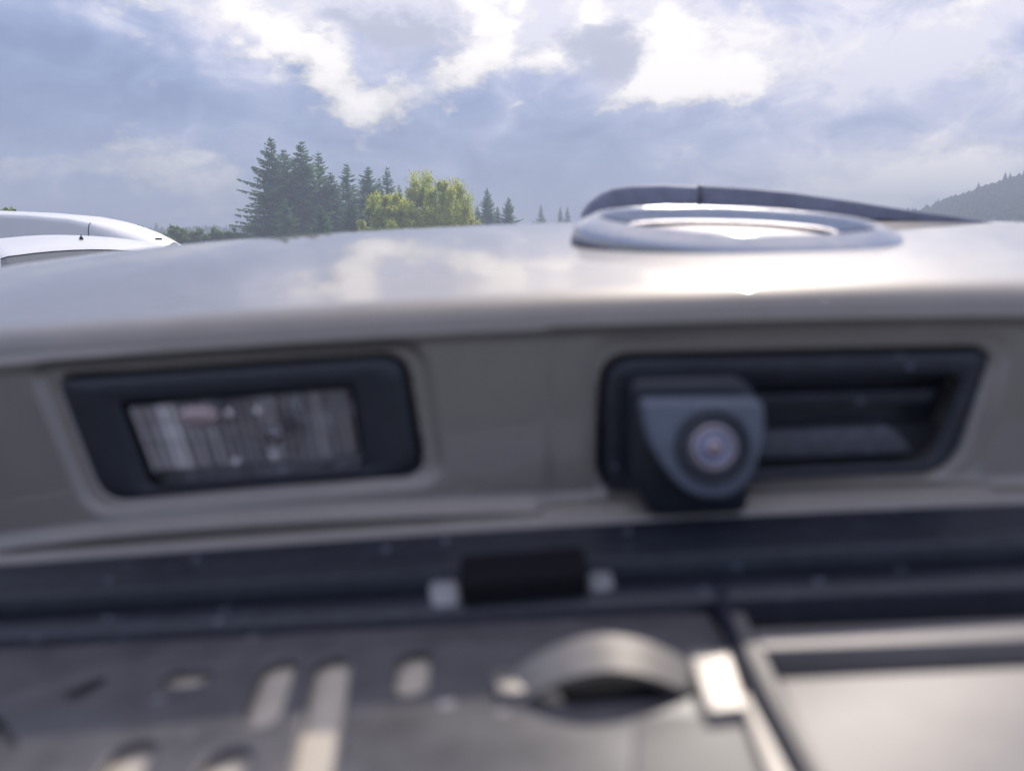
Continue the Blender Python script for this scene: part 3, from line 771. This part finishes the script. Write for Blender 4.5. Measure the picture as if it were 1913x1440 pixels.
# ribs of the lens and bulb
def quadpt(u, v):
    a, b, c, d = (np.array(p, float) for p in LENS)
    return tuple((a*(1-u)+b*u)*(1-v)+(d*(1-u)+c*u)*v)
def lens_rib(i):
    rnd = random.Random(50+i); u0 = .02+i*.96/24; u1 = u0+.60*.96/24; V, Fc = [], []; rt = rnd.uniform(-.10, .10)
    cuts = [0.03, .24, .50, .84]
    for a, b in zip(cuts, cuts[1:]):
        ty = rnd.uniform(-.05, .30); tx = rt+rnd.uniform(-.12, .12); s0 = len(V); q = b-.012
        for u, v, dy in ((u0, a, ty-tx), (u1, a, ty+tx), (u1, q, -ty+tx), (u0, q, -ty-tx)):
            r = ray(*quadpt(u, v)); Y = 173.6+float(cy(-55))+dy; V.append(tuple(r*(Y/r[1])))
        for k in range(4): V.append((V[s0+k][0], 177.5+float(cy(-55)), V[s0+k][2]))
        Fc.append((s0, s0+1, s0+2, s0+3))
        for k in range(4): n_ = (k+1) % 4; Fc.append((s0+k, s0+n_, s0+4+n_, s0+4+k))
    cpart('lens_rib', V, Fc, M['rib_c' if i in (3, 4, 8, 14, 15, 20) else 'rib_a'], lamp, False)
for i in range(24): lens_rib(i)
slab('lens_border', [quadpt(.0, .88), quadpt(1, .88), quadpt(1, .99), quadpt(.0, .99)], 170.8, 174, M['lens'], lamp, .3, 2)
def blob(name, px, py, Y, rx, ry, rz, mat, parent, seg=20):
    bm = bmesh.new(); bmesh.ops.create_uvsphere(bm, u_segments=seg, v_segments=seg//2, radius=1)
    bmesh.ops.scale(bm, vec=(rx*MM, ry*MM, rz*MM), verts=bm.verts)
    r = ray(px, py); bmesh.ops.translate(bm, vec=mmv(r*(Y/r[1])), verts=bm.verts)
    me = bpy.data.meshes.new(name); bm.to_mesh(me); bm.free(); return attach(link(name, me, mat), parent)
blob('bulb', 372, 778, 175, 5.0, 1.6, 2.3, M['bulb'], lamp); blob('bulb', 510, 808, 175.5, 2.6, 1.5, 2.6, M['reflector'], lamp)
for q in ((428, 772), (482, 768), (512, 852), (442, 862)): blob('lens_dimple', q[0], q[1], 173.5, .9, .6, .9, M['rib_c'], lamp, 12)

# ---- handle recess, pad, reversing camera
hd = ringslab('tailgate_handle', rr_poly([(1130, 670), (1860, 654), (1787, 884), (1122, 923)], [55, 40, 55, 55]), rr_poly([(1180, 715), (1800, 700), (1738, 862), (1175, 890)], [40, 30, 40, 40]), 170.5, 181, 180, M['black'], None)
slab('handle_recess', rr_poly([(1160, 700), (1820, 685), (1758, 872), (1155, 900)], 30), 181.5, 183, M['black'], hd)
slab('handle_ridge', rr_poly([(1405, 736), (1752, 728), (1738, 752), (1405, 762)], 8), 174, 182, M['black'], hd, 1., 3)
slab('grip_pad', rr_poly([(1405, 812), (1672, 800), (1706, 846), (1405, 856)], 10), 174.5, 182, M['pad'], hd, .8, 3, tilt=-.25)
def housing():
    # reversing camera body: block hanging from the recess, widening to the front face
    bk = rr_poly([(1170, 706), (1398, 700), (1412, 965), (1172, 975)], 24)
    o = slab('reversing_camera', rr_poly([(1178, 712), (1392, 706), (1432, 758), (1434, 830), (1404, 905), (1400, 962), (1215, 968), (1180, 900)], 26), 160, 176, M['gloss_black'], None, 3., 4, cyon=False)
    return o
rc = housing()
FACE = rr_poly([(1200, 752), (1428, 750), (1430, 835), (1384, 930), (1288, 932), (1214, 840)], [14, 16, 55, 50, 60, 60], 8)
slab('camera_face', FACE, 153, 163, M['camface'], rc, 1.0, 4, tilt=.16, cyon=False)
def disc(name, px, py, Y, prof, mat, parent, nrm=(0, -1, .16), seg=48):
    """prof: list of (radius mm, out mm)"""
    n = Vector(nrm).normalized(); a = n.cross(Vector((0, 0, 1))).normalized(); b = n.cross(a)
    r = ray(px, py); c = Vector(r*(Y/r[1])); V, Fc = [], []
    for rad, h in prof:
        for k in range(seg): t = 6.28318*k/seg; V.append(tuple(c+a*(rad*math.cos(t))+b*(rad*math.sin(t))+n*h))
    for i in range(len(prof)-1):
        for k in range(seg): j = (k+1) % seg; Fc.append((i*seg+k, i*seg+j, (i+1)*seg+j, (i+1)*seg+k))
    Fc.append(tuple(range((len(prof)-1)*seg, len(prof)*seg)))
    return cpart(name, V, Fc, mat, parent)
disc('lens_ring', 1333, 834, 152.4, [(7.6, -.4), (7.4, .5), (6.6, .8), (5.9, .5), (5.6, -.8), (5.4, -1.0), (.1, -1.0)], M['gloss_black'], rc)
cl = disc('lens', 1333, 836, 152.4, [(5.0, -.9), (4.9, 0), (4.4, .6), (3.6, .9), (3.5, .4), (.2, .4)], M['camlens'], rc)
disc('lens_element', 1333, 836, 152.4, [(3.3, .3), (3.2, .7), (2.4, 1.1), (2.3, .7), (.1, .7)], M['camlens2'], rc)
disc('lens_element', 1333, 836, 152.4, [(2.0, .6), (1.9, 1.0), (1.2, 1.3), (.5, 1.4), (.1, 1.4)], M['camlens'], rc)
disc('lens_pupil', 1333, 836, 152.4, [(.55, 1.3), (.5, 1.5), (.1, 1.55)], M['pupil'], rc)

# ---- emblem: chrome ring tilted up at the far side on a low boss
def emblem():
    c = Vector((81.0, 297, 1.6)); tilt = math.atan(.125); roll = R(1.0)
    ex = Vector((math.cos(roll), 0, -math.sin(roll))); ey = Vector((0, math.cos(tilt), math.sin(tilt))); ez = ex.cross(ey).normalized()
    def lathe(name, prof, mat, parent, sx=1., sy=1., seg=128, cen=c, cap=False):
        V, Fc = [], []
        for rad, h in prof:
            for k in range(seg):
                t = 2*math.pi*k/seg; V.append(tuple(cen+ex*(rad*sx*math.cos(t))+ey*(rad*sy*math.sin(t))+ez*h))
        for i in range(len(prof)-1):
            for k in range(seg): j = (k+1) % seg; Fc.append((i*seg+k, i*seg+j, (i+1)*seg+j, (i+1)*seg+k))
        if cap: Fc.append(tuple(range((len(prof)-1)*seg, len(prof)*seg)))
        return cpart(name, V, Fc, mat, parent)
    ringp = [(r_-1.6, h_) for r_, h_ in ((59, -4), (59.6, 0), (59.5, 2.0), (59.1, 3.1), (58.2, 3.8), (55.6, 5.1), (53.2, 6.3), (51.9, 6.8), (51.0, 6.4), (50.5, 5.0), (50.2, -3.5))]
    e = lathe('emblem', ringp, M['chrome'], None)
    lathe('emblem_base', [(57.6, -14), (58.9, -2.5), (58.6, -1), (47, .6), (43, 1.0), (20, 1.2), (.2, 1.2)], M['chrome_dark'], e)  # dark flange past the ring stands in for its dark rim reflection
    # inner oval of the badge, raised towards the far side
    lathe('inner_ring', [(40, -1), (40.4, 1.6), (39.8, 2.6), (38.4, 3.0), (37.0, 2.6), (36.4, 1.6), (36.2, -1)], M['chrome_dark'], e, 1.0, .72, cen=c+ey*2)
emblem()

# ---- rear wiper
def wiper():
    Y = 425
    def strip(name, top, bot, y0, depth, mat, parent, bev=2.):
        out = top+list(reversed(bot)); return slab(name, out, y0, y0+depth, mat, parent, bev, 4, cyon=False)
    a = strip('wiper_arm', [(1312, 347), (1380, 351), (1480, 360), (1600, 377), (1700, 393), (1800, 407), (1860, 416)],
              [(1312, 392), (1380, 396), (1480, 400), (1600, 408), (1700, 414), (1800, 419), (1860, 422)], Y, 18, M['wiper'], None, 1.5)
    strip('wiper_cap', [(1094, 396), (1104, 378), (1122, 362), (1146, 352), (1175, 347), (1240, 345), (1304, 348)], [(1090, 425), (1104, 428), (1122, 428), (1146, 428), (1175, 428), (1240, 424), (1304, 420)], Y-4, 26, M['wiper'], a, 2.5)
    blob('wiper_screw', 1309, 349, Y+6, 1.5, 3, 1.2, M['metal'], a)
    strip('wiper_blade', [(1340, 394), (1500, 402), (1700, 414), (1790, 420)], [(1340, 408), (1500, 412), (1700, 420), (1790, 426)], Y+3, 8, M['seal'], a, .8)
wiper()

# ---- number plate holder (z in mm follows the tilt of the tailgate)
def onz(px, py, dz):                       # point on the plane Z = Z20+dz+zr(X)
    r = ray(px, py); X = 0
    for _ in range(20):
        Zt = Z20+dz+zr(X)-cy(X)*0; Y = Zt/(r[2]/r[1]); X = r[0]/r[1]*Y
    return (X, Y, Zt)
HZ = -7.0                                   # top of the flat holder plate relative to the ledge
def bars():
    def bar(name, prof, x0, x1, mat, parent=None, nx=70):
        V, Fc = [], []; n = len(prof)
        for i in range(nx+1):
            X = x0+(x1-x0)*i/nx
            for y, z in prof: V.append((X, y+cy(X), Z20+z+zr(X)))
        for i in range(nx):
            for k in range(n-1): a = i*n+k; Fc.append((a, a+n, a+n+1, a+1))
        Fc.append(tuple(range(n))); Fc.append(tuple(range(nx*n, nx*n+n)))
        return cpart(name, V, Fc, mat, parent, True, 40)
    h = bar('plate_holder', [(160.2, -13), (160.2, -1.9), (159.8, -1.3), (159, -1.1), (151, -3.4), (150, -3.6), (149, -3.3), (148.4, -2.6), (147, -2.2), (143.4, -2.0), (142.4, -2.4), (141.8, -4.2), (141.6, -9.5), (137.4, -9.5), (137.2, -5.8), (136.6, -5.0), (135.6, -4.6), (130.4, -5.0), (129.6, -5.5), (129.2, -7.0), (129, -11), (126.4, -11), (126.2, -12.6)], -330, 460, M['black'])
    return h, bar
holder, bar = bars()
def sheet_with_holes(name, outer, holes, ztop, thick, mat, parent, bevel=.5):
    """outer, holes: lists of (X, Y) in mm; the sheet follows the tailgate's tilt"""
    cu = bpy.data.curves.new(name, 'CURVE'); cu.dimensions = '2D'; cu.fill_mode = 'BOTH'
    for loop in [outer]+holes:
        sp = cu.splines.new('POLY'); sp.points.add(len(loop)-1); sp.use_cyclic_u = True
        for p, q in zip(sp.points, loop): p.co = (q[0], q[1], 0, 1)
    cu.extrude = thick/2-bevel; cu.bevel_depth = bevel; cu.bevel_resolution = 2; cu.offset = -bevel
    t = bpy.data.objects.new('tmp', cu); COL.objects.link(t); dg = C.evaluated_depsgraph_get()
    me = bpy.data.meshes.new_from_object(t.evaluated_get(dg)); bpy.data.objects.remove(t)
    for v in me.vertices:
        X, Y, Z = v.co; v.co = mmv((X, Y, Z20+ztop-thick/2+Z+zr(X)))
    me.name = name
    bm = bmesh.new(); bm.from_mesh(me); bmesh.ops.remove_doubles(bm, verts=bm.verts, dist=1e-6)
    bmesh.ops.recalc_face_normals(bm, faces=bm.faces); bm.to_mesh(me); bm.free(); me.materials.clear()
    o = link(name, me, mat); me.set_sharp_from_angle(angle=R(35)); return attach(o, parent)
def pill(x0, y0, x1, y1, r, n=10):           # slot between two centres
    a = math.atan2(y1-y0, x1-x0); out = []
    for k in range(n+1): t = a+math.pi/2+math.pi*k/n; out.append((x0+r*math.cos(t), y0+r*math.sin(t)))
    for k in range(n+1): t = a-math.pi/2+math.pi*k/n; out.append((x1+r*math.cos(t), y1+r*math.sin(t)))
    return out
def slot(pxa, pya, pxb, pyb, r):
    a = onz(pxa, pya, HZ); b = onz(pxb, pyb, HZ); return pill(a[0], a[1], b[0], b[1]+1e-4, r)
holes = [slot(178, 1272, 145, 1290, 1.9), slot(330, 1263, 365, 1263, 2.7), slot(522, 1243, 490, 1335, 2.9), slot(622, 1238, 580, 1480, 3.0),
         slot(775, 1228, 768, 1278, 2.7), slot(246, 1408, 205, 1470, 3.3), slot(425, 1420, 385, 1475, 3.3), slot(-40, 1352, -12, 1400, 3.0)]
xr = onz(1300, 1300, HZ)[0]
eL = [(xx, 45+cy(xx)*.0) for xx in (-320,)]
outer = [(-320, 40)]+[(x, 40) for x in range(-260, 20, 20)]+[(28, 40), (xr-.5, 128.0)]
# right edge follows the diagonal bar of the holder
e0 = onz(1372, 1215, HZ); e1_ = onz(1535, 1445, HZ)
outer = [(-320, 30), (e1_[0]+(e1_[0]-e0[0])*.9, e1_[1]+(e1_[1]-e0[1])*.9+0), (e1_[0], e1_[1]), (e0[0], e0[1]), (e0[0]-1.0, 129.0)]+[(x, 129.0+cy(x)) for x in range(int(e0[0])-6, -320, -12)]+[(-320, 129+cy(-320))]
outer[1] = (outer[1][0], max(outer[1][1], 45.)); outer[0] = (-320, outer[1][1])
sheet_with_holes('holder_plate', outer, holes, HZ, 1.7, M['holder'], holder)

def prism(name, quad_px, ztop, thick, mat, parent, bev=.5):
    bm = bmesh.new(); pts = [onz(px, py, ztop) for px, py in quad_px]
    vs = [bm.verts.new(mmv(p)) for p in pts]; f = bm.faces.new(vs)
    r = bmesh.ops.extrude_face_region(bm, geom=[f]); nv = [e for e in r['geom'] if isinstance(e, bmesh.types.BMVert)]
    bmesh.ops.translate(bm, vec=(0, 0, -thick*MM), verts=nv)
    if bev: bmesh.ops.bevel(bm, geom=list(f.edges), offset=bev*MM, segments=3, profile=.5, affect='EDGES', clamp_overlap=True)
    bmesh.ops.recalc_face_normals(bm, faces=bm.faces); me = bpy.data.meshes.new(name); bm.to_mesh(me); bm.free()
    o = link(name, me, mat); me.set_sharp_from_angle(angle=R(35)); return attach(o, parent)
prism('added_slot_sheet', rr_poly([(285, 1215), (900, 1190), (960, 1540), (150, 1560)], 4), HZ-1.9, .7, M['added_sheet'], holder, .1)  # sheet added under the slots so their floors look lit
# clip with its two grey blocks
prism('clip', rr_poly([(858, 1036), (1092, 1018), (1098, 1072), (862, 1092)], 12), -.4, 8, M['matte_black'], holder, 1.2)
prism('clip_pad', rr_poly([(800, 1084), (858, 1080), (860, 1124), (806, 1128)], 12), -4.2, 6, M['greyblock'], holder, .8)
prism('clip_pad', rr_poly([(1096, 1066), (1142, 1062), (1150, 1096), (1100, 1102)], 12), -4.2, 6, M['greyblock'], holder, .8)
# arched spring clip
def arch():
    V, Fc = [], []; n = 40; w = 7.0
    a = onz(958, 1300, HZ); b = onz(1300, 1285, HZ)
    for i in range(n+1):
        t = i/n; X = a[0]+(b[0]-a[0])*t; Y = a[1]+(b[1]-a[1])*t+1.5; h = 5.2*math.sin(math.pi*t)**.9
        z = Z20+HZ+zr(X)+h
        for dy, dz in ((-3.4, -.6), (3.2, 1.6), (3.2, .6), (-3.4, -1.6)): V.append((X, Y+dy, z+dz))
    for i in range(n):
        for k in range(4): a_ = i*4+k; b_ = i*4+(k+1) % 4; Fc.append((a_, a_+4, b_+4, b_))
    Fc += [(0, 1, 2, 3), (n*4+3, n*4+2, n*4+1, n*4)]
    cpart('spring_clip', V, Fc, M['metal'], holder, True, 40)
    prism('spring_foot', rr_poly([(915, 1252), (975, 1246), (985, 1292), (930, 1296)], 14), HZ+1.2, 1.2, M['metal'], holder, .4)
arch()
prism('arch_shade_slab', rr_poly([(1040, 1262), (1290, 1246), (1290, 1292), (1060, 1306)], 14), HZ+.8, 1.0, M['matte_black'], holder, .3)  # black slab laid in as the shade under the arch
prism('end_block', rr_poly([(1284, 1214), (1362, 1210), (1398, 1322), (1322, 1330)], 8), HZ+2.0, 2.0, M['strip'], holder, .6)
prism('edge_strip', rr_poly([(1380, 1296), (1402, 1294), (1556, 1560), (1480, 1560)], 6), HZ+2.0, 2.0, M['strip'], holder, .5)
prism('diagonal_rib', rr_poly([(1336, 1086), (1348, 1084), (1395, 1200), (1437, 1301), (1512, 1440), (1590, 1580), (1546, 1580), (1478, 1440), (1405, 1301), (1374, 1226), (1346, 1140)], 3, 3), HZ+2.6, 8, M['rib'], holder, .3)
prism('diagonal_rod', rr_poly([(1366, 1145), (1388, 1142), (1430, 1226), (1465, 1301), (1536, 1440), (1616, 1580), (1592, 1580), (1514, 1440), (1438, 1301), (1400, 1226)], 3, 3), HZ+2.9, 8, M['rod'], holder, .4)
prism('raised_pad', rr_poly([(1188, 1338), (1392, 1330), (1470, 1560), (1180, 1560)], 8), HZ+.5, .5, M['label'], holder, .2)
# number plate area right of the diagonal rib
prism('cross_rail', rr_poly([(1408, 1176), (2250, 1142), (2250, 1180), (1424, 1212)], 6), HZ+3.0, 8, M['plate'], holder, .8)
prism('plate_sheet', rr_poly([(1452, 1268), (2300, 1228), (2500, 1620), (1580, 1560)], 8), HZ+.6, 1.6, M['plate'], holder, .4)
prism('sunken_strip', rr_poly([(1400, 1200), (2280, 1165), (2290, 1240), (1440, 1280)], 4), HZ-2.4, 1.6, M['wiper'], holder, .3)

# ---- rear glass, body and wheels of the same car
def car_body():
    root = empty('body_frame'); bpy.data.objects.remove(root)
    V, Fc = [], []; nx = 30
    for i in range(nx+1):
        X = -470+i*1110/nx
        for Y, dz in ((985, -232), (900, -162), (800, -92), (700, -43), (640, -22)): V.append((X, Y+cy(X), float(zCrest(X))+dz+3))
    for i in range(nx):
        for k in range(4): a = i*5+k; Fc.append((a, a+5, a+6, a+1))
    cpart('rear_window', V, Fc, M['glass'])
    sub = bpy.data.objects.new('body', None)
    st = [(0, .75, .86, .06, .01), (.05, 1.0, .93, .08, .02), (.25, 1.02, .97, .08, .02), (.3, 1.60, .92, .16, .03), (.6, 1.64, .95, .16, .03), (1.4, 1.67, .97, .16, .03), (2.2, 1.66, .97, .16, .03), (2.7, 1.60, .96, .16, .03),
          (2.95, 1.48, .95, .14, .03), (3.3, 1.22, .97, .12, .04), (3.6, 1.05, .98, .10, .05), (4.1, .98, .97, .1, .05), (4.4, .86, .9, .1, .04), (4.5, .7, .82, .08, .02), (4.52, .5, .78, .05, .01)]
    grp = bpy.data.objects.new('body_origin', None)
    before = set(bpy.data.objects)
    tmp = car
    vehicle(car, st, 1.80, M, [('windscreen', 8, 10, 9, 21), ('side_window', 4, 6, 3, 6), ('side_window', 6, 8, 3, 6), ('side_window', 4, 6, 24, 27), ('side_window', 6, 8, 24, 27)], paint='paint')
    wheels(car, (.95, 3.7), 1.80, .34, .22)
    for s in (-1, 1):
        box_part(car, 'headlight', (4.35, s*.62, .72), (.2, .34, .16), M['lampw'], .05)
        box_part(car, 'wing_mirror', (3.0, s*1.0, 1.08), (.14, .18, .14), M['paint'], .04)
        box_part(car, 'tail_light', (.12, s*.80, .90), (.14, .16, .26), M['redlamp'], .03)
    # rotate the body from +x forward to +y forward, keeping it under the tailgate
    from mathutils import Matrix
    rot = Matrix.Rotation(math.pi/2, 4, 'Z')
    for o in bpy.data.objects:
        if o.parent is car and o not in before:
            M4 = Matrix.Translation((0, .72-2.6, 0)) @ rot @ Matrix.LocRotScale(o.location, o.rotation_euler, o.scale)
            o.location, q, sc = M4.decompose(); o.rotation_euler = q.to_euler()
    bpy.data.objects.remove(sub); bpy.data.objects.remove(grp)
car_body()

# ------------------------------------------------------------------ haze
def haze():
    bm = bmesh.new(); bmesh.ops.create_cube(bm, size=1)
    bmesh.ops.scale(bm, vec=(1500, 1100, 49), verts=bm.verts); bmesh.ops.translate(bm, vec=(0, 300, 23.5), verts=bm.verts)
    m = bpy.data.materials.new('haze_air'); m.use_nodes = True; N = m.node_tree.nodes; N.clear()
    v = N.new('ShaderNodeVolumePrincipled'); v.inputs['Density'].default_value = .0024; v.inputs['Color'].default_value = (.76, .85, 1, 1); v.inputs['Anisotropy'].default_value = .0
    out = N.new('ShaderNodeOutputMaterial'); m.node_tree.links.new(v.outputs[0], out.inputs['Volume'])
    me = bpy.data.meshes.new('haze'); bm.to_mesh(me); bm.free(); o = link('haze', me, m, None, False)
    tag(o, 'pale summer haze over the fields', kind='stuff')
haze()
